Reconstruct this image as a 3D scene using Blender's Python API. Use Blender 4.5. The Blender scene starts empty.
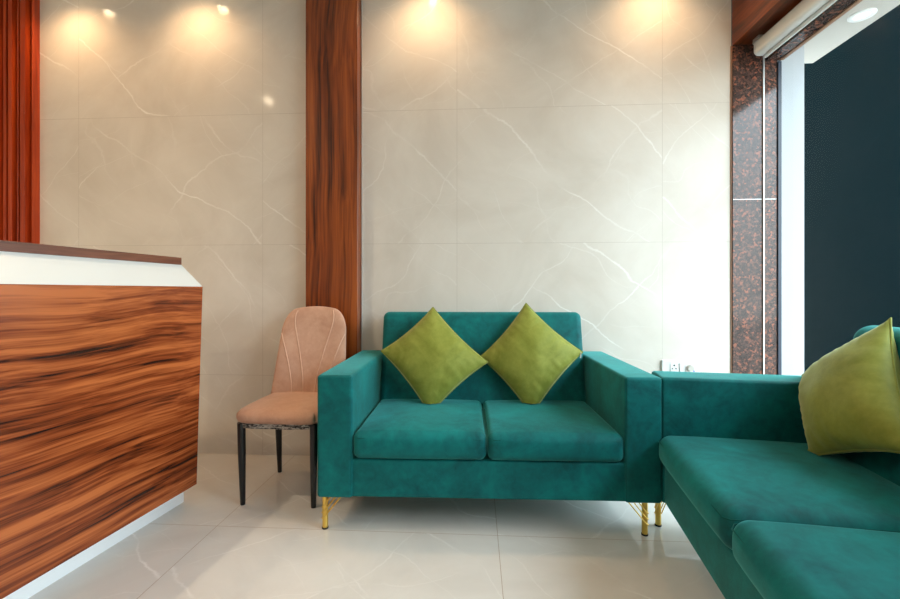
import bpy, bmesh, math, random
from mathutils import Vector, Matrix, noise

random.seed(7)
SC = bpy.context.scene
COL = SC.collection

# ------------------------------------------------------------------ camera
cam_d = bpy.data.cameras.new('camera')
cam = bpy.data.objects.new('camera', cam_d)
COL.objects.link(cam)
cam.location = (0, 0, 1.01)
cam.rotation_euler = (math.pi / 2, 0, 0.06)
cam_d.sensor_width = 36
cam_d.lens = 430 / 900 * 36
cam_d.shift_y = -8.5 / 900
cam_d.clip_start = 0.02
SC.camera = cam

# ------------------------------------------------------------------ world, daylight, exposure
W = bpy.data.worlds.new('daylight_sky')
SC.world = W
W.use_nodes = True
wn = W.node_tree.nodes
wl = W.node_tree.links
bg = wn['Background']
bg.inputs['Strength'].default_value = 9.5
tcw = wn.new('ShaderNodeTexCoord')
sep = wn.new('ShaderNodeSeparateXYZ')
wl.new(tcw.outputs['Generated'], sep.inputs[0])
rmp = wn.new('ShaderNodeValToRGB')
rmp.color_ramp.elements[0].position = 0.0
rmp.color_ramp.elements[0].color = (0.42, 0.46, 0.48, 1)
rmp.color_ramp.elements[1].position = 0.45
rmp.color_ramp.elements[1].color = (0.76, 0.89, 1.0, 1)
wl.new(sep.outputs['Z'], rmp.inputs[0])
wl.new(rmp.outputs[0], bg.inputs['Color'])

pd = bpy.data.lights.new('window_portal', 'AREA')
pd.shape = 'RECTANGLE'
pd.size = 2.8
pd.size_y = 2.4
pd.cycles.is_portal = True
po = bpy.data.objects.new('window_portal', pd)
COL.objects.link(po)
po.location = (1.72, 1.10, 1.20)
po.rotation_euler = (0, math.pi / 2, 0)
po.rotation_euler = (math.pi / 2, 0, math.pi / 2)

SC.view_settings.view_transform = 'Standard'
SC.view_settings.look = 'None'
SC.view_settings.gamma = 1
SC.view_settings.use_curve_mapping = False
SC.view_settings.exposure = 0.2

DOWNLIGHT_W = 16.0      # the warm ceiling lamps along the tiled wall
ROOM_W = 42.0           # the neutral ceiling lamps further into the room
WARM = (1.0, 0.62, 0.31)
NEUTRAL = (1.0, 0.94, 0.86)


# ------------------------------------------------------------------ helpers
def lin(r, g, b):
    f = lambda c: c / 255 / 12.92 if c / 255 <= 0.04045 else ((c / 255 + 0.055) / 1.055) ** 2.4
    return (f(r), f(g), f(b), 1)


def new_mat(name):
    m = bpy.data.materials.new(name)
    m.use_nodes = True
    n, l = m.node_tree.nodes, m.node_tree.links
    return m, n, l, n['Principled BSDF']


def plain(name, col, rough=0.5, metal=0.0, spec=0.5):
    m, n, l, p = new_mat(name)
    p.inputs['Base Color'].default_value = col
    p.inputs['Roughness'].default_value = rough
    p.inputs['Metallic'].default_value = metal
    p.inputs['Specular IOR Level'].default_value = spec
    # a trace of surface variation
    t = n.new('ShaderNodeTexCoord')
    no = n.new('ShaderNodeTexNoise')
    no.inputs['Scale'].default_value = 35
    l.new(t.outputs['Object'], no.inputs['Vector'])
    mr = n.new('ShaderNodeMapRange')
    mr.inputs['To Min'].default_value = max(0, rough - 0.04)
    mr.inputs['To Max'].default_value = min(1, rough + 0.04)
    l.new(no.outputs['Fac'], mr.inputs['Value'])
    l.new(mr.outputs[0], p.inputs['Roughness'])
    return m


def mapping(n, l, src, scale=(1, 1, 1), rot=(0, 0, 0), loc=(0, 0, 0)):
    mp = n.new('ShaderNodeMapping')
    mp.inputs['Scale'].default_value = scale
    mp.inputs['Rotation'].default_value = rot
    mp.inputs['Location'].default_value = loc
    l.new(src, mp.inputs['Vector'])
    return mp.outputs[0]


def noise_tex(n, l, vec, scale, detail=4, rough=0.55, dist=0.0):
    t = n.new('ShaderNodeTexNoise')
    t.inputs['Scale'].default_value = scale
    t.inputs['Detail'].default_value = detail
    t.inputs['Roughness'].default_value = rough
    t.inputs['Distortion'].default_value = dist
    l.new(vec, t.inputs['Vector'])
    return t.outputs['Fac']


def ramp(n, l, fac, stops, interp='LINEAR'):
    r = n.new('ShaderNodeValToRGB')
    r.color_ramp.interpolation = interp
    e = r.color_ramp.elements
    while len(e) < len(stops):
        e.new(0.5)
    for k, (p, c) in enumerate(stops):
        e[k].position = p
        e[k].color = c if len(c) == 4 else (*c, 1)
    l.new(fac, r.inputs[0])
    return r.outputs[0]


def math_n(n, l, op, a, b=None, c=None):
    m = n.new('ShaderNodeMath')
    m.operation = op
    for k, v in enumerate((a, b, c)):
        if v is None:
            continue
        if isinstance(v, (int, float)):
            m.inputs[k].default_value = v
        else:
            l.new(v, m.inputs[k])
    return m.outputs[0]


def mix(n, l, fac, a, b, mode='MIX'):
    m = n.new('ShaderNodeMix')
    m.data_type = 'RGBA'
    m.blend_type = mode
    for sock, v in ((m.inputs[0], fac), (m.inputs[6], a), (m.inputs[7], b)):
        if isinstance(v, (int, float)):
            sock.default_value = v
        elif isinstance(v, tuple):
            sock.default_value = v
        else:
            l.new(v, sock)
    return m.outputs[2]


def vein_fac(n, l, vec, angle, period, width, wob, shift, seed, lo=0.45, hi=0.6):
    """long crooked cracks: parallel lines bent by noise and broken up by a slower noise"""
    sp = n.new('ShaderNodeSeparateXYZ')
    l.new(vec, sp.inputs[0])
    a = math.radians(angle)
    t = math_n(n, l, 'ADD', math_n(n, l, 'MULTIPLY', sp.outputs[0], math.sin(a)), math_n(n, l, 'MULTIPLY', sp.outputs[1], -math.cos(a)))
    sv = mapping(n, l, vec, (1, 1, 1), (0, 0, 0), (seed, seed * 0.7, seed * 1.3))
    big = math_n(n, l, 'SUBTRACT', noise_tex(n, l, sv, 1.1, 2, 0.5), 0.5)
    fine = math_n(n, l, 'SUBTRACT', noise_tex(n, l, sv, 9, 5, 0.65), 0.5)
    t = math_n(n, l, 'ADD', t, math_n(n, l, 'MULTIPLY', big, wob))
    t = math_n(n, l, 'ADD', t, math_n(n, l, 'MULTIPLY', fine, 0.05))
    t = math_n(n, l, 'ADD', t, shift)
    t = math_n(n, l, 'DIVIDE', t, period)
    d = math_n(n, l, 'ABSOLUTE', math_n(n, l, 'SUBTRACT', t, math_n(n, l, 'ROUND', t)))
    mr = n.new('ShaderNodeMapRange')
    mr.inputs['From Max'].default_value = width / period
    mr.inputs['To Min'].default_value = 1
    mr.inputs['To Max'].default_value = 0
    l.new(d, mr.inputs['Value'])
    mk = n.new('ShaderNodeMapRange')
    mk.inputs['From Min'].default_value = lo
    mk.inputs['From Max'].default_value = hi
    l.new(noise_tex(n, l, sv, 2.1, 3), mk.inputs['Value'])
    return math_n(n, l, 'MULTIPLY', mr.outputs[0], mk.outputs[0])


def joint_fac(n, l, coord, offset, period, half):
    x = math_n(n, l, 'SUBTRACT', coord, offset)
    x = math_n(n, l, 'DIVIDE', x, period)
    x = math_n(n, l, 'SUBTRACT', x, math_n(n, l, 'ROUND', x))
    x = math_n(n, l, 'ABSOLUTE', x)
    return math_n(n, l, 'LESS_THAN', x, half / period)


def marble(name, c0, c1, vein, axes, joints, joint_col, rough, vein_amt, spec=0.12):
    m, n, l, p = new_mat(name)
    t = n.new('ShaderNodeTexCoord')
    src = t.outputs['Object']
    sp = n.new('ShaderNodeSeparateXYZ')
    l.new(src, sp.inputs[0])
    cb = n.new('ShaderNodeCombineXYZ')
    l.new(sp.outputs[axes[0]], cb.inputs[0])
    l.new(sp.outputs[axes[1]], cb.inputs[1])
    v = cb.outputs[0]
    cloud = noise_tex(n, l, v, 1.6, 6, 0.6, 0.6)
    col = ramp(n, l, cloud, [(0.34, c0), (0.66, c1)])
    cell = n.new('ShaderNodeCombineXYZ')         # every tile is cut from another part of the slab
    for k in (0, 1):
        c = math_n(n, l, 'DIVIDE', math_n(n, l, 'SUBTRACT', sp.outputs[axes[k]], joints[k][0]), joints[k][1])
        l.new(math_n(n, l, 'FLOOR', c), cell.inputs[k])
    wnz = n.new('ShaderNodeTexWhiteNoise')
    l.new(cell.outputs[0], wnz.inputs['Vector'])
    sh = wnz.outputs['Value']
    fs = [vein_fac(n, l, v, -38, 0.42, 0.0075, 0.55, sh, 3.1, 0.44, 0.68),
          vein_fac(n, l, v, 42, 0.45, 0.006, 0.6, sh, 8.3, 0.42, 0.66),
          vein_fac(n, l, v, -47, 0.21, 0.005, 0.9, sh, 14.7, 0.44, 0.66),
          vein_fac(n, l, v, 24, 0.24, 0.004, 1.0, sh, 21.7, 0.46, 0.66)]
    fs[2] = math_n(n, l, 'MAXIMUM', fs[2], fs[3])
    amt = math_n(n, l, 'MAXIMUM', fs[0], math_n(n, l, 'MULTIPLY', fs[1], 0.7))
    amt = math_n(n, l, 'MAXIMUM', amt, math_n(n, l, 'MULTIPLY', fs[2], 0.34))
    amt = math_n(n, l, 'MULTIPLY', amt, vein_amt)
    col = mix(n, l, amt, col, vein)
    ja = joint_fac(n, l, sp.outputs[axes[0]], joints[0][0], joints[0][1], joints[0][2])
    jb = joint_fac(n, l, sp.outputs[axes[1]], joints[1][0], joints[1][1], joints[1][2])
    j = math_n(n, l, 'MAXIMUM', ja, jb)
    col = mix(n, l, j, col, joint_col)
    l.new(col, p.inputs['Base Color'])
    r = mix(n, l, j, (rough,) * 3 + (1,), (0.6, 0.6, 0.6, 1))
    l.new(r, p.inputs['Roughness'])
    p.inputs['Specular IOR Level'].default_value = spec
    return m


def wood(name, dark, mid, light, along, rough=0.28, scale=1.0, sharp=1.0):
    """veneer grain running along the given axis index of the object's own space"""
    m, n, l, p = new_mat(name)
    t = n.new('ShaderNodeTexCoord')
    src = t.outputs['Object']
    wob = n.new('ShaderNodeTexNoise')
    wob.inputs['Scale'].default_value = 1.1
    wob.inputs['Detail'].default_value = 2
    l.new(src, wob.inputs['Vector'])
    add = n.new('ShaderNodeVectorMath')
    add.operation = 'MULTIPLY_ADD'
    l.new(wob.outputs['Color'], add.inputs[0])
    add.inputs[1].default_value = (0.10, 0.10, 0.10)
    l.new(src, add.inputs[2])
    s1 = [15 * scale] * 3
    s1[along] = 0.75 * scale
    s2 = [110 * scale] * 3
    s2[along] = 2.2 * scale
    f1 = noise_tex(n, l, mapping(n, l, add.outputs[0], tuple(s1)), 1.0, 3, 0.55, 0.5)
    f2 = noise_tex(n, l, mapping(n, l, add.outputs[0], tuple(s2)), 1.0, 3, 0.6, 0.2)
    s3 = [42 * scale] * 3
    s3[along] = 1.1 * scale
    f3 = noise_tex(n, l, mapping(n, l, add.outputs[0], tuple(s3), loc=(4, 2, 7)), 1.0, 3, 0.55, 0.3)
    f = math_n(n, l, 'ADD', math_n(n, l, 'MULTIPLY', f1, 0.38), math_n(n, l, 'MULTIPLY', f2, 0.26))
    f = math_n(n, l, 'ADD', f, math_n(n, l, 'MULTIPLY', f3, 0.36))
    w = 0.11 / sharp
    col = ramp(n, l, f, [(0.5 - w * 1.1, dark), (0.5 - w * 0.25, mid), (0.5 + w, light)])
    l.new(col, p.inputs['Base Color'])
    p.inputs['Roughness'].default_value = rough
    return m


def velvet(name, dark, light, sheen, rough=0.75, sheen_w=0.55, scale=5.0):
    m, n, l, p = new_mat(name)
    t = n.new('ShaderNodeTexCoord')
    src = t.outputs['Object']
    f1 = noise_tex(n, l, src, scale, 5, 0.6, 0.8)
    f2 = noise_tex(n, l, mapping(n, l, src, (1, 1, 1), (0.5, 0.3, 0.8), (3, 1, 2)), scale * 7, 4, 0.65, 0.4)
    f = math_n(n, l, 'ADD', math_n(n, l, 'MULTIPLY', f1, 0.7), math_n(n, l, 'MULTIPLY', f2, 0.3))
    col = ramp(n, l, f, [(0.36, dark), (0.64, light)])
    l.new(col, p.inputs['Base Color'])
    p.inputs['Roughness'].default_value = rough
    p.inputs['Specular IOR Level'].default_value = 0.2
    p.inputs['Sheen Weight'].default_value = sheen_w
    p.inputs['Sheen Roughness'].default_value = 0.35
    p.inputs['Sheen Tint'].default_value = sheen
    fine = noise_tex(n, l, src, 420, 3, 0.6)
    b = n.new('ShaderNodeBump')
    b.inputs['Strength'].default_value = 0.12
    b.inputs['Distance'].default_value = 0.002
    l.new(fine, b.inputs['Height'])
    l.new(b.outputs[0], p.inputs['Normal'])
    return m


def granite(name):
    m, n, l, p = new_mat(name)
    t = n.new('ShaderNodeTexCoord')
    src = t.outputs['Object']
    d = n.new('ShaderNodeTexNoise')
    d.inputs['Scale'].default_value = 30
    l.new(src, d.inputs['Vector'])
    ad = n.new('ShaderNodeVectorMath')
    ad.operation = 'MULTIPLY_ADD'
    l.new(d.outputs['Color'], ad.inputs[0])
    ad.inputs[1].default_value = (0.02, 0.02, 0.02)
    l.new(src, ad.inputs[2])
    vo = n.new('ShaderNodeTexVoronoi')
    vo.inputs['Scale'].default_value = 90
    l.new(ad.outputs[0], vo.inputs['Vector'])
    sp = n.new('ShaderNodeSeparateColor')
    l.new(vo.outputs['Color'], sp.inputs[0])
    col = ramp(n, l, sp.outputs[0], [(0.0, lin(22, 19, 20)), (0.34, lin(48, 38, 36)), (0.55, lin(84, 58, 50)),
                                      (0.74, lin(120, 74, 58)), (0.9, lin(164, 92, 66)), (1.0, lin(120, 112, 112))], 'CONSTANT')
    fine = noise_tex(n, l, src, 160, 3, 0.7)
    col = mix(n, l, 0.35, col, ramp(n, l, fine, [(0.35, lin(16, 14, 15)), (0.65, lin(128, 96, 84))]))
    l.new(col, p.inputs['Base Color'])
    p.inputs['Roughness'].default_value = 0.09
    return m


def emit_mat(name, col, strength):
    m, n, l, p = new_mat(name)
    p.inputs['Base Color'].default_value = (0.9, 0.9, 0.9, 1)
    p.inputs['Emission Color'].default_value = (*col, 1)
    p.inputs['Emission Strength'].default_value = strength
    return m


# ------------------------------------------------------------------ mesh helpers
def obj(name, bm, mat, parent=None, smooth=False, loc=None, rot=None):
    me = bpy.data.meshes.new(name)
    bmesh.ops.recalc_face_normals(bm, faces=bm.faces[:])
    bm.to_mesh(me)
    bm.free()
    for p in me.polygons:
        p.use_smooth = smooth
    if smooth:
        me.set_sharp_from_angle(angle=math.radians(55))
    o = bpy.data.objects.new(name, me)
    me.materials.append(mat)
    COL.objects.link(o)
    if parent:
        o.parent = parent
    if loc:
        o.location = loc
    if rot:
        o.rotation_euler = rot
    return o


def thing(name, label, cat, loc=(0, 0, 0), rotz=0, group=None):
    o = bpy.data.objects.new(name, None)
    o.empty_display_size = 0.1
    COL.objects.link(o)
    o.location = loc
    o.rotation_euler = (0, 0, rotz)
    return tag(o, label, cat, group)


def tag(o, label, cat, group=None):
    o['label'] = label
    o['category'] = cat
    if group:
        o['group'] = group
    return o


def struct(name, bm, mat, parent=None, smooth=False):
    o = obj(name, bm, mat, parent, smooth)
    if not parent:
        o['kind'] = 'structure'
    return o


def box(bm, lo, hi, bev=0.0, seg=2):
    r = bmesh.ops.create_cube(bm, size=1)
    lo, hi = Vector(lo), Vector(hi)
    c, s = (lo + hi) / 2, hi - lo
    vs = r['verts']
    for v in vs:
        v.co = Vector((v.co.x * s.x, v.co.y * s.y, v.co.z * s.z)) + c
    if bev:
        es = list({e for v in vs for e in v.link_edges})
        bmesh.ops.bevel(bm, geom=es, offset=bev, segments=seg, affect='EDGES', profile=0.5)
    return bm


def new_box(lo, hi, bev=0.0, seg=2):
    return box(bmesh.new(), lo, hi, bev, seg)


def axis_steps(h, r, n, inner):
    """grid lines on one axis: dense in the rounded rim, even in between"""
    rim = [r * math.tan(math.radians(45) * k / n) for k in range(1, n + 1)]
    mid = [-(h - r) + 2 * (h - r) * k / inner for k in range(inner + 1)]
    return [-(h - r) - t for t in reversed(rim)] + mid + [(h - r) + t for t in rim]


def soft_box(lo, hi, r, n=4, inner=8, fn=None, bm=None):
    """rounded box; fn(unit position, point) may push its points to plump or crease it"""
    bm = bm or bmesh.new()
    lo, hi = Vector(lo), Vector(hi)
    c, h = (lo + hi) / 2, (hi - lo) / 2
    r = min(r, h.x * 0.98, h.y * 0.98, h.z * 0.98)
    st = [axis_steps(h[k], r, n, inner) for k in range(3)]
    cache = {}

    def vert(p):
        key = tuple(round(x, 6) for x in p)
        if key not in cache:
            q = Vector([max(-(h[k] - r), min(h[k] - r, p[k])) for k in range(3)])
            d = Vector(p) - q
            w = q + d.normalized() * r
            if fn:
                u = Vector((w.x / h.x, w.y / h.y, w.z / h.z))
                w = fn(u, w)
            cache[key] = bm.verts.new(w + c)
        return cache[key]

    for ax in range(3):
        a, b = [(1, 2), (2, 0), (0, 1)][ax]
        for sgn in (-1, 1):
            for i in range(len(st[a]) - 1):
                for j in range(len(st[b]) - 1):
                    vs = []
                    for (da, db) in ((0, 0), (1, 0), (1, 1), (0, 1)):
                        p = [0, 0, 0]
                        p[ax] = sgn * h[ax]
                        p[a] = st[a][i + da]
                        p[b] = st[b][j + db]
                        vs.append(vert(p))
                    if sgn < 0:
                        vs.reverse()
                    try:
                        bm.faces.new(vs)
                    except ValueError:
                        pass
    return bm


def tube(bm, pts, rad, seg=10, closed=False):
    pts = [Vector(p) for p in pts]
    rads = rad if isinstance(rad, (list, tuple)) else [rad] * len(pts)
    rings = []
    N = len(pts)
    up = None
    for k in range(N):
        if closed:
            t = (pts[(k + 1) % N] - pts[k - 1]).normalized()
        else:
            t = (pts[min(k + 1, N - 1)] - pts[max(k - 1, 0)]).normalized()
        if up is None:
            up = Vector((0, 0, 1)) if abs(t.z) < 0.9 else Vector((1, 0, 0))
        s = t.cross(up).normalized()
        up = s.cross(t).normalized()
        rings.append([bm.verts.new(pts[k] + (s * math.cos(a) + up * math.sin(a)) * rads[k])
                      for a in (2 * math.pi * q / seg for q in range(seg))])
    for k in range(N if closed else N - 1):
        A, B = rings[k], rings[(k + 1) % N]
        for q in range(seg):
            bm.faces.new((A[q], A[(q + 1) % seg], B[(q + 1) % seg], B[q]))
    if not closed:
        bm.faces.new(list(reversed(rings[0])))
        bm.faces.new(rings[-1])
    return bm


def lathe(bm, prof, seg=32, center=(0, 0, 0)):
    c = Vector(center)
    rings = []
    for (r, z) in prof:
        if r < 1e-6:
            rings.append([bm.verts.new(c + Vector((0, 0, z)))])
        else:
            rings.append([bm.verts.new(c + Vector((r * math.cos(2 * math.pi * q / seg), r * math.sin(2 * math.pi * q / seg), z)))
                          for q in range(seg)])
    for A, B in zip(rings, rings[1:]):
        for q in range(seg):
            q2 = (q + 1) % seg
            if len(A) == 1 and len(B) == 1:
                continue
            if len(A) == 1:
                bm.faces.new((A[0], B[q2], B[q]))
            elif len(B) == 1:
                bm.faces.new((A[q], A[q2], B[0]))
            else:
                bm.faces.new((A[q], A[q2], B[q2], B[q]))
    return bm


def extrude_profile(bm, prof, axis, a, b):
    """closed 2-D profile swept along an axis from a to b; profile in the two other axes in order"""
    oth = [k for k in range(3) if k != axis]

    def mk(p, t):
        v = [0, 0, 0]
        v[axis] = t
        v[oth[0]], v[oth[1]] = p
        return bm.verts.new(v)
    A = [mk(p, a) for p in prof]
    B = [mk(p, b) for p in prof]
    n = len(prof)
    for k in range(n):
        bm.faces.new((A[k], A[(k + 1) % n], B[(k + 1) % n], B[k]))
    bm.faces.new(list(reversed(A)))
    bm.faces.new(B)
    return bm


# ------------------------------------------------------------------ materials
YW = 2.58          # the tiled wall
M = {}
M['wall_tile'] = marble('beige_marble_wall_tile', lin(213, 204, 192), lin(228, 221, 211), lin(252, 249, 244), (0, 2),
                        ((-0.113, 1.2, 0.0010), (0.49, 0.806, 0.0010)), lin(196, 186, 174), 0.10, 0.72)
M['floor_tile'] = marble('polished_floor_tile', lin(213, 209, 203), lin(228, 225, 220), lin(252, 250, 247), (0, 1),
                         ((0.09, 1.2, 0.0012), (1.785, 0.8, 0.0012)), lin(168, 150, 132), 0.06, 0.95, 0.5)
M['paint'] = plain('white_paint', lin(236, 232, 224), 0.7)
M['ceiling'] = plain('ceiling_paint', lin(240, 237, 230), 0.8)
M['counter_wood'] = wood('zebrano_laminate', lin(52, 22, 12), lin(136, 62, 28), lin(196, 108, 56), 1, 0.25, 1.15, 1.15)
M['cap_wood'] = wood('cap_laminate', lin(64, 34, 24), lin(108, 62, 44), lin(140, 86, 62), 1, 0.35, 1.5, 1.0)
M['pillar_wood'] = wood('pillar_laminate', lin(58, 20, 6), lin(122, 54, 16), lin(164, 84, 32), 2, 0.3, 0.8, 1.1)
M['flute_wood'] = wood('fluted_panel_wood', lin(108, 30, 6), lin(166, 54, 10), lin(204, 78, 22), 2, 0.4, 0.7, 0.8)
M['beam_wood'] = wood('beam_laminate', lin(48, 18, 6), lin(92, 38, 12), lin(132, 62, 24), 1, 0.3, 0.8, 1.0)
M['white_laminate'] = plain('white_laminate', lin(222, 229, 231), 0.35)
M['plinth_white'] = plain('plinth_white', lin(250, 251, 251), 0.4)
M['white_column'] = plain('white_column_paint', lin(176, 180, 184), 0.6)
M['teal'] = velvet('teal_velvet', lin(0, 76, 78), lin(4, 118, 117), (0.25, 0.9, 0.87, 1), 0.65, 0.55, 4)
M['teal_pipe'] = velvet('teal_piping', lin(0, 70, 68), lin(0, 84, 80), (0.2, 0.7, 0.66, 1), 0.8, 0.25, 8)
M['olive'] = velvet('olive_velvet', lin(114, 121, 40), lin(146, 152, 68), (0.9, 0.95, 0.6, 1), 0.6, 0.75, 5)
M['tan'] = velvet('tan_velvet', lin(188, 145, 122), lin(206, 166, 143), (1.0, 0.85, 0.72, 1), 0.75, 0.35, 7)
M['tan_seam'] = velvet('tan_seam', lin(200, 160, 136), lin(212, 174, 152), (1.0, 0.9, 0.8, 1), 0.7, 0.3, 9)
M['black_metal'] = plain('black_powder_coat', lin(20, 20, 22), 0.38)
M['gold'] = plain('polished_brass', lin(236, 200, 104), 0.3, 1.0)
M['copper'] = plain('copper_ring', lin(206, 140, 74), 0.25, 1.0)
M['rubber'] = plain('black_rubber', lin(24, 24, 24), 0.7)
M['granite'] = granite('brown_granite')
M['steel'] = plain('brushed_edge_strip', lin(214, 214, 212), 0.35, 0.6)
M['dark_frame'] = plain('dark_anodised_frame', lin(40, 50, 66), 0.35)
M['blind_white'] = plain('blind_cassette_white', lin(226, 224, 218), 0.4)
M['plastic'] = plain('switch_plastic', lin(228, 228, 226), 0.3)
M['grey_plastic'] = plain('grey_plastic', lin(196, 190, 180), 0.4)
M['socket_hole'] = plain('socket_hole', lin(20, 20, 20), 0.8)
M['blue'] = plain('blue_indicator', lin(40, 90, 220), 0.4)
M['backdrop'] = plain('dark_teal_backdrop', lin(3, 15, 18), 0.9, 0, 0.0)  # flat dark tone of the added panel outside, no real building
M['soffit'] = plain('soffit_paint', lin(196, 190, 182), 0.5)
M['concrete'] = plain('concrete', lin(135, 133, 128), 0.8)
M['brown_strip'] = plain('brown_strip', lin(150, 110, 84), 0.5)
M['lamp_white'] = plain('lamp_ring_white', lin(240, 240, 238), 0.4)
M['warm_glow'] = emit_mat('warm_lamp', (1.0, 0.80, 0.55), 40)
M['neutral_glow'] = emit_mat('neutral_lamp', (1.0, 0.9, 0.74), 25)
M['porch_glow'] = emit_mat('porch_lamp', (1.0, 0.95, 0.88), 1.3)


def glass_mat():
    m, n, l, p = new_mat('clear_glass')
    n.remove(p)
    out = n['Material Output']
    tr = n.new('ShaderNodeBsdfTransparent')
    gl = n.new('ShaderNodeBsdfGlossy')
    gl.inputs['Roughness'].default_value = 0.02
    fr = n.new('ShaderNodeFresnel')
    fr.inputs['IOR'].default_value = 1.22
    mx = n.new('ShaderNodeMixShader')
    tr.inputs[0].default_value = (0.96, 0.98, 0.97, 1)
    ge = n.new('ShaderNodeNewGeometry')      # a thin pane mirrors on its entry side only
    front = math_n(n, l, 'SUBTRACT', 1.0, ge.outputs['Backfacing'])
    l.new(math_n(n, l, 'MULTIPLY', fr.outputs[0], front), mx.inputs[0])
    l.new(tr.outputs[0], mx.inputs[1])
    l.new(gl.outputs[0], mx.inputs[2])
    l.new(mx.outputs[0], out.inputs['Surface'])
    return m


M['glass'] = glass_mat()


def zebra_mat():
    m, n, l, p = new_mat('striped_dust_cover')
    t = n.new('ShaderNodeTexCoord')
    f = noise_tex(n, l, mapping(n, l, t.outputs['Object'], (26, 10, 120), (0, 0.6, 0)), 1.0, 3, 0.6, 1.5)
    l.new(ramp(n, l, f, [(0.46, lin(28, 27, 28)), (0.54, lin(178, 172, 164))]), p.inputs['Base Color'])
    p.inputs['Roughness'].default_value = 0.9
    return m


M['zebra'] = zebra_mat()

# ------------------------------------------------------------------ the setting
ZC = 2.92
XL, XR, YF = -4.0, 1.66, -3.0
struct('floor', new_box((XL - 0.1, YF - 0.1, -0.12), (1.76, YW + 0.1, 0)), M['floor_tile'])
struct('ceiling', new_box((XL - 0.1, YF - 0.1, ZC), (1.76, YW + 0.1, ZC + 0.1)), M['ceiling'])
struct('wall_back', new_box((XL - 0.1, YW, 0), (1.475, YW + 0.12, ZC)), M['wall_tile'])
struct('wall_left', new_box((XL - 0.1, YF, 0), (XL, YW, ZC)), M['paint'])
struct('wall_front', new_box((XL, YF - 0.1, 0), (1.76, YF, ZC)), M['paint'])
struct('wall_right', new_box((1.63, YF, 0), (1.76, -0.32, ZC)), M['paint'])

# wood-clad pilaster on the tiled wall
struct('trim_11', new_box((-1.000, YW - 0.02, 0), (-0.705, YW, 0.44)), M['wall_tile'])
struct('trim_1', new_box((-1.008, YW - 0.085, 0.44), (-0.697, YW, ZC), 0.0015, 1), M['pillar_wood'])
bm = bmesh.new()
box(bm, (-0.694, YW - 0.006, 0), (-0.688, YW, ZC))
struct('trim_2', bm, M['steel'])

# fluted wood cladding left of the tiles
prof = []
x = -3.98
pat = [0.030, 0.018, 0.016, 0.016, 0.038, 0.014, 0.024, 0.020]
k = 0
prof.append((x, YW))
up = True
x_end = -2.775
while x < x_end - 0.02:
    w = pat[k % len(pat)]
    dy = (0.060 if k % 4 == 0 else 0.050) if k % 2 == 0 else (0.012 if k % 4 == 1 else 0.004)
    x2 = min(x + w, x_end)
    prof.append((x + 0.002, YW - dy))
    prof.append((x2 - 0.002, YW - dy))
    x = x2
    k += 1
prof.append((x_end, YW - 0.05))
prof.append((x_end, YW))
bm = bmesh.new()
extrude_profile(bm, prof, 2, 0, ZC)
struct('trim_3', bm, M['flute_wood'])

# granite jamb beside the window, a pale joint bead across it, the dark gasket on its outer edge
bm = new_box((1.477, YW - 0.012, 0), (1.720, YW + 0.12, 2.425))
struct('trim_4', bm, M['granite'])
bm = bmesh.new()
box(bm, (1.478, YW - 0.0128, 1.535), (1.720, YW - 0.010, 1.538))
struct('trim_5', bm, M['steel'])
struct('trim_6', new_box((1.722, YW - 0.02, 0), (1.740, YW + 0.10, 2.32)), M['dark_frame'])
struct('trim_7', new_box((1.470, YW - 0.006, 0), (1.477, YW, 2.425)), M['brown_strip'])

# wood-clad beam over the window, granite lintel outside the pane
bm = new_box((1.477, -0.32, 2.425), (1.634, YW - 0.001, ZC), 0.001, 1)
struct('trim_8', bm, M['beam_wood'])
struct('trim_9', new_box((1.660, -0.32, 2.33), (1.728, YW - 0.013, ZC)), M['granite'])
struct('trim_10', new_box((1.728, -0.32, 2.325), (1.748, YW - 0.021, ZC)), M['brown_strip'])

# the glazing
win = bpy.data.objects.new('window_1', None)
COL.objects.link(win)
win['kind'] = 'structure'
obj('pane', new_box((1.642, -0.30, 0.02), (1.652, YW - 0.014, 2.40)), M['glass'], win)
bm = bmesh.new()
box(bm, (1.6405, YW - 0.020, 0.0), (1.647, YW - 0.0125, 2.40))
obj('glass_edge', bm, M['steel'], win)
bm = bmesh.new()
box(bm, (1.640, -0.32, 2.345), (1.659, YW - 0.022, 2.37))
obj('top_channel', bm, M['grey_plastic'], win)
bm = bmesh.new()
box(bm, (1.636, -0.32, 0.0), (1.659, YW - 0.022, 0.025))
obj('bottom_channel', bm, M['steel'], win)

# outside: white column, soffit, ground and an added dark panel for the blanked-out view
struct('column_outside', new_box((1.75, YW - 0.005, -0.1), (1.874, YW + 0.35, 2.52)), M['white_column'])
struct('soffit_outside', new_box((1.742, -2.0, 2.50), (2.20, 2.95, 2.60)), M['soffit'])
struct('ground_outside', new_box((1.76, -12, -0.2), (25, 14, -0.1)), M['concrete'])
struct('backdrop_outside', new_box((1.95, 4.7, -0.1), (6.6, 5.0, 6.5)), M['backdrop'])


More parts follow.
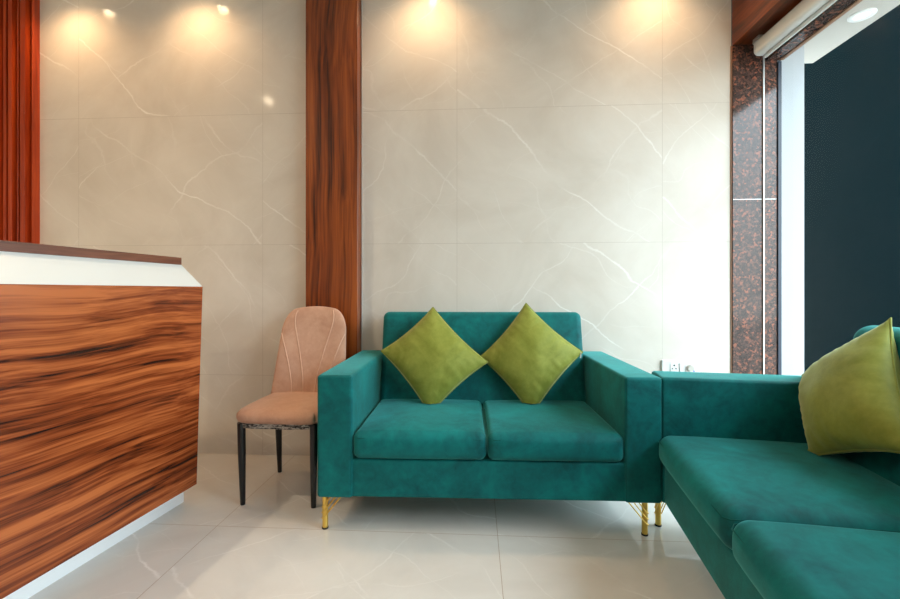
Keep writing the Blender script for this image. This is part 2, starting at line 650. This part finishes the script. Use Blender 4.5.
# ------------------------------------------------------------------ lamps in the ceiling
def downlight(x, y, z, label, glow, watts, col, spot=None, blend=0.6, r=0.045, group='ceiling downlights'):
    t = thing('downlight', label, 'ceiling lamp', (x, y, z), 0, group)
    bm = bmesh.new()
    lathe(bm, [(r * 0.72, -0.002), (r * 0.80, -0.008), (r * 1.2, -0.008), (r * 1.3, -0.004), (r * 1.3, 0.0)], 32)
    obj('trim_ring', bm, M['lamp_white'], t, True)
    bm = bmesh.new()
    lathe(bm, [(0, -0.003), (r * 0.74, -0.003)], 32)
    obj('lens', bm, glow, t)
    if watts:
        ld = bpy.data.lights.new('downlight_beam', 'SPOT')
        ld.energy = watts
        ld.color = col
        ld.spot_size = math.radians(spot)
        ld.spot_blend = blend
        ld.shadow_soft_size = 0.03
        lo = bpy.data.objects.new('downlight_beam', ld)
        COL.objects.link(lo)
        lo.parent = t
        lo.location = (0, 0, -0.02)
    return t


for x, lab in ((-2.504, 'ceiling downlight by the wall, nearest the fluted wood panel'),
               (-1.697, 'ceiling downlight by the wall, above the left tiled bay beside the counter'),
               (-0.281, 'ceiling downlight by the wall, just right of the wooden pilaster'),
               (1.03, 'ceiling downlight by the wall, nearest the window')):
    downlight(x, YW - 0.215, ZC, lab, M['warm_glow'], DOWNLIGHT_W, WARM, 140, 1.0)
for x, y, lab in ((-2.05, 1.02, 'ceiling downlight over the reception counter'),
                  (-2.56, 0.0, 'ceiling downlight above the counter, nearer the viewer'),
                  (-1.54, -1.08, 'ceiling downlight behind the viewer on the counter side'),
                  (1.12, -1.71, 'ceiling downlight behind the viewer on the window side')):
    downlight(x, y, ZC, lab, M['neutral_glow'], ROOM_W * (1.5 if x < -1.8 else 1.0), (1.0, 0.78, 0.52) if x < -1.8 else NEUTRAL, 150, 0.9, r=0.03)
downlight(2.08, 2.45, 2.50, 'round white downlight in the soffit outside the window', M['porch_glow'], 0, None, r=0.046, group=None)

# ------------------------------------------------------------------ roller blind
rb = thing('roller_blind', 'white roller blind cassette rolled up under the wooden beam over the window', 'blind', (1.586, 2.5, 2.370))


def rounded(cx, cz, w, h, r, n=6):
    pts = []
    for (sx, sz, a0) in ((1, 1, 0), (-1, 1, 90), (-1, -1, 180), (1, -1, 270)):
        for k in range(n + 1):
            a = math.radians(a0 + 90 * k / n)
            pts.append((cx + sx * (w - r) + r * math.cos(a), cz + sz * (h - r) + r * math.sin(a)))
    return pts


bm = bmesh.new()
extrude_profile(bm, rounded(-0.004, -0.004, 0.030, 0.042, 0.024), 1, -2.75, -0.012)
obj('cassette', bm, M['blind_white'], rb, True)
bm = bmesh.new()
extrude_profile(bm, rounded(-0.004, -0.004, 0.032, 0.044, 0.025), 1, -0.012, 0.0)
obj('end_cap', bm, M['plastic'], rb)
bm = bmesh.new()
extrude_profile(bm, rounded(0.022, -0.054, 0.006, 0.009, 0.004), 1, -2.72, -0.006)
obj('hem_bar', bm, M['plastic'], rb)
bm = bmesh.new()
box(bm, (-0.028, -0.03, 0.0405), (0.018, 0.022, 0.0545))
tube(bm, [(-0.026, 0.004, 0.030), (-0.026, 0.012, 0.030)], 0.010, 14)
obj('bracket', bm, M['steel'], rb)

# ------------------------------------------------------------------ reception counter
CR = -0.109         # its turn against the room
ct = thing('reception_counter', 'zebra-wood reception counter with a white sloped upper band and white plinth', 'counter', (-1.314, 1.952, 0), CR)
# local: x = 0 at the front face's foot, y = 0 at the far end; the body runs to -y
LY = -1.9
bm = bmesh.new()
# leaning front board: profile in x,z
extrude_profile(bm, [(-0.022, 0.10), (0.0, 0.10), (0.032, 1.030), (0.010, 1.030)], 1, LY, 0)
obj('front_panel', bm, M['counter_wood'], ct)
bm = bmesh.new()
v = [(0.032, 0.0, 1.0305), (-0.082, 0.0, 1.134)]
extrude_profile(bm, [(0.031, 1.0305), (-0.082, 1.134), (-0.105, 1.134), (0.008, 1.0305)], 1, LY, 0.0)
obj('sloped_band', bm, M['white_laminate'], ct)
bm = new_box((-0.46, LY, 1.1345), (-0.080, 0.0, 1.168), 0.001, 1)
obj('counter_cap', bm, M['cap_wood'], ct)
bm = new_box((-0.105, LY, 0), (-0.085, 0.018, 0.0995))
box(bm, (-0.55, -0.002, 0), (-0.105, 0.018, 0.0995))
obj('plinth', bm, M['plinth_white'], ct)
bm = bmesh.new()
extrude_profile(bm, [(-0.55, 0.10), (-0.023, 0.10), (0.009, 1.030), (-0.1055, 1.134), (-0.55, 1.134)], 1, -0.02, -0.001)
obj('end_panel', bm, M['counter_wood'], ct)
bm = new_box((-0.62, LY, 0.70), (-0.024, -0.021, 0.73))
obj('work_shelf', bm, M['white_laminate'], ct)


# ------------------------------------------------------------------ sofas
def seat_fn(front=0.010, crown=0.016, hx=1, hy=1, hz=1):
    def fn(u, w):
        w = w.copy()
        w.z += (crown if u.z > 0 else 0) * (1 - u.x ** 4) * (1 - u.y ** 4) * max(0, u.z)
        if u.y < 0:
            w.y -= front * (1 - u.x ** 4) * (1 - (u.z) ** 2) * abs(u.y) ** 3
        return w
    return fn


def plump(a=0.012, axis=1, sgn=-1):
    oth = [k for k in range(3) if k != axis]

    def fn(u, w):
        w = w.copy()
        if u[axis] * sgn > 0:
            w[axis] += sgn * a * (1 - u[oth[0]] ** 4) * (1 - u[oth[1]] ** 4) * abs(u[axis])
        return w
    return fn


def sofa_leg(t, x, y, dx, dy, ztop):
    """gold tube with three slanting rods that run from rings on it up to the seat base"""
    bm = bmesh.new()
    tube(bm, [(0, 0, 0.006), (0, 0, 0.01), (0, 0, ztop)], [0.0115, 0.012, 0.012], 20)
    lg = obj('leg', bm, M['gold'], t, True, (x, y, 0))
    bm = bmesh.new()
    lathe(bm, [(0, 0), (0.0135, 0), (0.0135, 0.006), (0, 0.006)], 20)
    obj('foot_glide', bm, M['rubber'], lg, False)
    n = Vector((dx, dy, 0)).normalized()
    s = Vector((-n.y, n.x, 0))
    for zr, run in ((0.101, 0.036), (0.077, 0.058), (0.053, 0.080)):
        slope = (ztop - zr) / run
        bm = bmesh.new()
        for side in (-1, 1):
            p0 = s * 0.0138 * side + Vector((0, 0, zr))
            p1 = p0 + n * run + Vector((0, 0, ztop - zr))
            tube(bm, [p0, p1], 0.0022, 8)
        # the bend round the outer side of the tube
        pts = []
        for k in range(9):
            a = math.pi * k / 8
            q = s * 0.0138 * math.cos(a) - n * 0.0138 * math.sin(a)
            pts.append(q + Vector((0, 0, zr - 0.010 * math.sin(a))))
        tube(bm, pts, 0.0024, 8)
        obj('brace_rod', bm, M['gold'], lg, True)
    return lg


def make_sofa(name, label, loc, rotz, width, depth, aw, nseat, lip=0.006, seat_up=0.0, seat_r=0.030, legs=((-0.020, 0.048), (0.052, 0.048)), back_r=0.036):
    t = thing(name, label, 'sofa', loc, rotz)
    hw = width / 2
    zb, zs, za, zt = 0.150, 0.312 + seat_up * 0.5, 0.66, 0.899
    for s in (-1, 1):
        lo = (-hw, 0, zb) if s < 0 else (hw - aw, 0, zb)
        hi = (-hw + aw, depth, za) if s < 0 else (hw, depth, za)
        arm = obj('arm', soft_box(lo, hi, 0.013, 3, 6), M['teal'], t, True)
        bm = bmesh.new()
        x0, x1 = lo[0] + 0.006, hi[0] - 0.006
        tube(bm, [(x0, 0.004, zb + 0.01), (x0, 0.004, za - 0.006), (x1, 0.004, za - 0.006), (x1, 0.004, zb + 0.01)], 0.0022, 6)
        obj('piping', bm, M['teal_pipe'], arm, True)
    il, ir = -hw + aw, hw - aw
    obj('base', soft_box((il - 0.014, 0.011, zb + 0.001), (ir + 0.014, depth - 0.03, zs - 0.002), 0.010, 3, 6), M['teal'], t, True)
    sw = (ir - il) / nseat
    for k in range(nseat):
        lo = (il + k * sw + 0.002, -lip, zs)
        hi = (il + (k + 1) * sw - 0.002, 0.57, 0.425 + seat_up)
        c = obj('seat_cushion', soft_box(lo, hi, seat_r, 5, 12, seat_fn(0.010, 0.014)), M['teal'], t, True)
        bm = bmesh.new()
        z = 0.398 + seat_up - (seat_r - 0.03) * 0.4
        xa, xb = lo[0] + 0.004, hi[0] - 0.004
        tube(bm, [(xa, 0.40, z + 0.018), (xa, 0.05, z + 0.012), (xa + 0.004, lo[1] + 0.012, z + 0.008), (xa + 0.022, lo[1] - 0.001, z + 0.004),
                  (xb - 0.022, lo[1] - 0.001, z + 0.004), (xb - 0.004, lo[1] + 0.012, z + 0.008), (xb, 0.05, z + 0.012), (xb, 0.40, z + 0.018)], 0.0018, 6)
        obj('piping', bm, M['teal_pipe'], c, True)
    # backrest leaning away between the arms
    lean = math.atan(0.11 / 0.46)
    hgt = (zt - 0.30) / math.cos(lean)
    bk = obj('backrest', soft_box((il + 0.001, 0, 0), (ir - 0.001, 0.135, hgt), back_r, 6, 10, plump(0.010, 1, -1)), M['teal'], t, True)
    bk.location = (0, 0.512, 0.30)
    bk.rotation_euler = (-lean, 0, 0)
    # legs
    for sx in (-1, 1):
        ins, fy = legs[0] if sx < 0 else legs[1]
        sofa_leg(t, sx * (hw - abs(ins)), fy, -sx, 0, zb)
        sofa_leg(t, sx * (hw - abs(ins)), depth - 0.06, -sx, 0, zb)
    return t


make_sofa('two_seat_sofa', 'teal velvet two-seat sofa on gold legs against the tiled wall', (0.046, 1.765, 0), 0.022, 1.412, 0.775, 0.148, 2)
LW = 1.61
e2 = Vector((-0.1296, -0.9916, 0))
P0 = Vector((0.772, 1.95, 0))
lc = P0 + e2 * LW / 2
make_sofa('side_sofa', 'wide teal velvet sofa along the window, cut off by the right edge of the photo', lc, -math.pi / 2 - 0.13, LW, 0.82, 0.165, 2, 0.018, 0.012, 0.042, ((0.045, 0.018), (0.045, 0.018)), 0.060)


# ------------------------------------------------------------------ cushions
def pillow(label, corners, thick, floor_z=None, seed=0, group='olive scatter cushions', tag_side=None, N=44, pinch=0.075):
    """corners: four points round the cushion, given so that the face looks along the returned normal"""
    A, B, C_, D = [Vector(c) for c in corners]
    cen = (A + B + C_ + D) / 4
    nrm = ((C_ - A).cross(D - B)).normalized()
    t = thing('throw_cushion', label, 'cushion', cen, 0, group)
    bm = bmesh.new()
    grid = {}
    for side in (1, -1):
        for i in range(N + 1):
            for j in range(N + 1):
                edge = i in (0, N) or j in (0, N)
                if side == -1 and edge:
                    grid[(side, i, j)] = grid[(1, i, j)]
                    continue
                s, q = -math.cos(math.pi * i / N), -math.cos(math.pi * j / N)
                s, q = 0.5 * s + 0.5 * (2 * i / N - 1), 0.5 * q + 0.5 * (2 * j / N - 1)
                k = pinch
                s2 = s * (1 - k * (1 - q ** 2) * s * s)
                q2 = q * (1 - k * (1 - s ** 2) * q * q)
                u, v = (s2 + 1) / 2, (q2 + 1) / 2
                p = A * (1 - u) * (1 - v) + B * u * (1 - v) + C_ * u * v + D * (1 - u) * v
                prof = max(0, (1 - s * s)) ** 0.62 * max(0, (1 - q * q)) ** 0.62
                hgt = thick * prof ** 0.9
                # creases that run in from the seams
                rim = max(abs(s), abs(q))
                along = q if abs(s) > abs(q) else s
                cr = noise.noise(Vector((along * 9 + seed, rim * 1.5, side * 3 + seed * 2)))
                hgt += cr * 0.012 * (rim ** 3) * (1 - rim ** 8)
                hgt += noise.noise(Vector((s * 2.2 + seed, q * 2.2, side + seed))) * 0.006 * prof
                p = p + nrm * side * hgt
                if floor_z is not None and p.z < floor_z:
                    over = floor_z - p.z
                    p.z = floor_z + 0.0005
                    p += nrm * side * over * 0.25
                grid[(side, i, j)] = bm.verts.new(p - cen)
    for side in (1, -1):
        for i in range(N):
            for j in range(N):
                f = [grid[(side, i, j)], grid[(side, i + 1, j)], grid[(side, i + 1, j + 1)], grid[(side, i, j + 1)]]
                if side < 0:
                    f.reverse()
                bm.faces.new(f)
    rimpts = [grid[(1, i, 0)].co.copy() for i in range(N)] + [grid[(1, N, j)].co.copy() for j in range(N)] + \
             [grid[(1, N - i, N)].co.copy() for i in range(N)] + [grid[(1, 0, N - j)].co.copy() for j in range(N)]
    cv = obj('cover', bm, M['olive'], t, True)
    bm = bmesh.new()
    tube(bm, rimpts, 0.0026, 6, True)
    obj('seam', bm, M['olive'], cv, True)
    if tag_side is not None:
        bm = bmesh.new()
        c0 = Vector(corners[tag_side]) - cen
        d = (-c0).normalized()
        p = c0 + d * 0.012 + nrm * 0.004
        tube(bm, [p, p + Vector((-0.002, -0.004, -0.014))], 0.0016, 6)
        box(bm, p + Vector((-0.005, -0.007, -0.030)), p + Vector((0.001, -0.005, -0.013)))
        obj('zipper_pull', bm, M['grey_plastic'], cv)
    return t


def px(u, v, d):
    """a point of the room seen at u, v of the photograph, d metres into the room"""
    a = -0.06
    x = (u - 450) / 430 * d
    return (d * math.sin(a) + x * math.cos(a), d * math.cos(a) - x * math.sin(a), 1.01 + (291 - v) / 430 * d)


pillow('olive velvet cushion on its corner, left of the two on the sofa against the wall',
       [px(381, 351, 2.27), px(430, 415, 2.17), px(488, 362, 2.235), px(433, 307, 2.36)], 0.085, 0.441, 1.3)
pillow('paler olive velvet cushion with a zipper pull, right of the two on the wall sofa',
       [px(480, 357, 2.30), px(532, 416, 2.17), px(583, 352, 2.24), px(526, 303, 2.35)], 0.085, 0.441, 5.9, tag_side=2)
pillow('large olive velvet cushion leaning on the sofa by the window',
       [px(802, 375, 1.75), px(810, 457, 1.50), px(917, 456, 1.12), px(891, 318, 1.43)], 0.095, 0.452, 9.4, pinch=0.10)

# ------------------------------------------------------------------ side chair
ch = thing('side_chair', 'tan upholstered chair with black legs between the counter and the wall sofa', 'chair', (-0.925, 2.145, 0), -0.02)
seat_bm = soft_box((-0.212, -0.215, 0.388), (0.212, 0.215, 0.448), 0.026, 5, 10, seat_fn(0.008, 0.012))
for v in seat_bm.verts:                     # rounder corners in plan, a little narrower behind
    x, y = v.co.x, v.co.y
    ux, uy = abs(x) / 0.212, abs(y) / 0.215
    rr = (ux ** 7 + uy ** 7) ** (1 / 7)
    m = max(ux, uy)
    if rr > 1e-6:
        v.co.x *= m / rr
        v.co.y *= m / rr
obj('seat', seat_bm, M['tan'], ch, True)
bm = bmesh.new()
n = 60
top, bot = [], []
for k in range(n):
    a = 2 * math.pi * k / n
    c, s = math.cos(a), math.sin(a)
    rr = (abs(c) ** 7 + abs(s) ** 7) ** (-1 / 7)
    wob = 0.0015 * math.sin(k * 2.3)
    top.append(bm.verts.new((0.203 * rr * c, 0.205 * rr * s, 0.392)))
    bot.append(bm.verts.new((0.198 * rr * c, 0.200 * rr * s, 0.368 + wob)))
for k in range(n):
    bm.faces.new((top[k], top[(k + 1) % n], bot[(k + 1) % n], bot[k]))
bm.faces.new(bot)
obj('dust_cover', bm, M['zebra'], ch)


def back_pt(u, v, side):
    """point on the chair's back: u across, v up, side +1 front (towards the viewer)"""
    H = 0.475
    rc = 0.27
    w = 0.211 - 0.031 * v
    if v > 1 - rc:
        q = (v - (1 - rc)) / rc
        w -= 0.082 * (1 - math.sqrt(max(0, 1 - q * q)))
    z = 0.437 + H * v
    crown = 0.010 * (1 - u * u) * max(0, (v - 0.6) / 0.4) ** 2
    y = 0.195 + 0.105 * v + 0.0 * v * v
    y -= 0.030 * u * u * (1 - 0.4 * v)
    th = 0.026 * max(0, 1 - abs(u) ** 5) ** 0.5 * max(0, 1 - v ** 14) ** 0.5
    return Vector((u * w, y - side * th, z + crown))


bm = bmesh.new()
NU, NV = 36, 36
us = [math.sin(math.pi / 2 * (2 * i / NU - 1)) for i in range(NU + 1)]
vs_ = [math.sin(math.pi / 2 * j / NV) for j in range(NV + 1)]
g = {}
for side in (1, -1):
    for i in range(NU + 1):
        for j in range(NV + 1):
            if side == -1 and (i in (0, NU) or j == NV):
                g[(side, i, j)] = g[(1, i, j)]
            else:
                g[(side, i, j)] = bm.verts.new(back_pt(us[i], vs_[j], side))
for side in (1, -1):
    for i in range(NU):
        for j in range(NV):
            bm.faces.new((g[(side, i, j)], g[(side, i + 1, j)], g[(side, i + 1, j + 1)], g[(side, i, j + 1)]))
for i in range(NU):
    try:
        bm.faces.new((g[(1, i, 0)], g[(1, i + 1, 0)], g[(-1, i + 1, 0)], g[(-1, i, 0)]))
    except ValueError:
        pass
bk = obj('backrest', bm, M['tan'], ch, True)
for (ub, ut, vt, cv) in ((-0.45, -0.97, 0.70, 0.10), (-0.15, -0.74, 0.965, 0.10), (0.15, 0.74, 0.965, 0.10), (0.45, 0.97, 0.70, 0.10)):
    pts = []
    for k in range(21):
        q = k / 20
        u = ub + (ut - ub) * (q ** 1.5)
        pts.append(back_pt(u, 0.02 + (vt - 0.02) * q, 1) + Vector((0, 0.0008, 0)))
    bm = bmesh.new()
    tube(bm, pts, 0.0042, 8)
    obj('seam', bm, M['tan_seam'], bk, True)
for (x, y, tx, ty) in ((-0.176, -0.182, 0.004, 0.006), (0.176, -0.182, -0.004, 0.006), (-0.172, 0.172, 0.0, 0.020), (0.172, 0.172, 0.0, 0.020)):
    bm = bmesh.new()
    tube(bm, [(x, y, 0.390), (x + tx * 0.3, y + ty * 0.3, 0.25), (x + tx, y + ty, 0.005), (x + tx, y + ty, 0.0)],
         [0.0185, 0.0175, 0.0115, 0.0105], 18)
    obj('leg', bm, M['black_metal'], ch, True)

# ------------------------------------------------------------------ switch board on the wall
sb = thing('switch_board', 'white wall switch plate with a three-pin socket just above the window sofa arm', 'socket', (1.08, YW, 0.509))
bm = new_box((0, -0.012, 0), (0.215, 0, 0.10), 0.003, 2)
obj('plate', bm, M['plastic'], sb)
bm = new_box((0.045, -0.016, 0.030), (0.089, -0.0125, 0.084), 0.0015, 1)
so = obj('socket', bm, M['plastic'], sb)
bm = bmesh.new()
for (x, z, r) in ((0.067, 0.070, 0.0048), (0.057, 0.051, 0.0038), (0.077, 0.051, 0.0038)):
    tube(bm, [(x, -0.0166, z), (x, -0.0158, z)], r, 14)
obj('pin_hole', bm, M['socket_hole'], so)
bm = new_box((0.097, -0.018, 0.030), (0.125, -0.0125, 0.084), 0.002, 1)
obj('rocker_switch', bm, M['plastic'], sb)
bm = bmesh.new()
tube(bm, [(0.155, -0.0125, 0.056), (0.155, -0.034, 0.056)], [0.019, 0.016], 24)
obj('regulator_knob', bm, M['grey_plastic'], sb)
bm = new_box((0.176, -0.0135, 0.034), (0.183, -0.0122, 0.041))
obj('indicator', bm, M['blue'], sb)
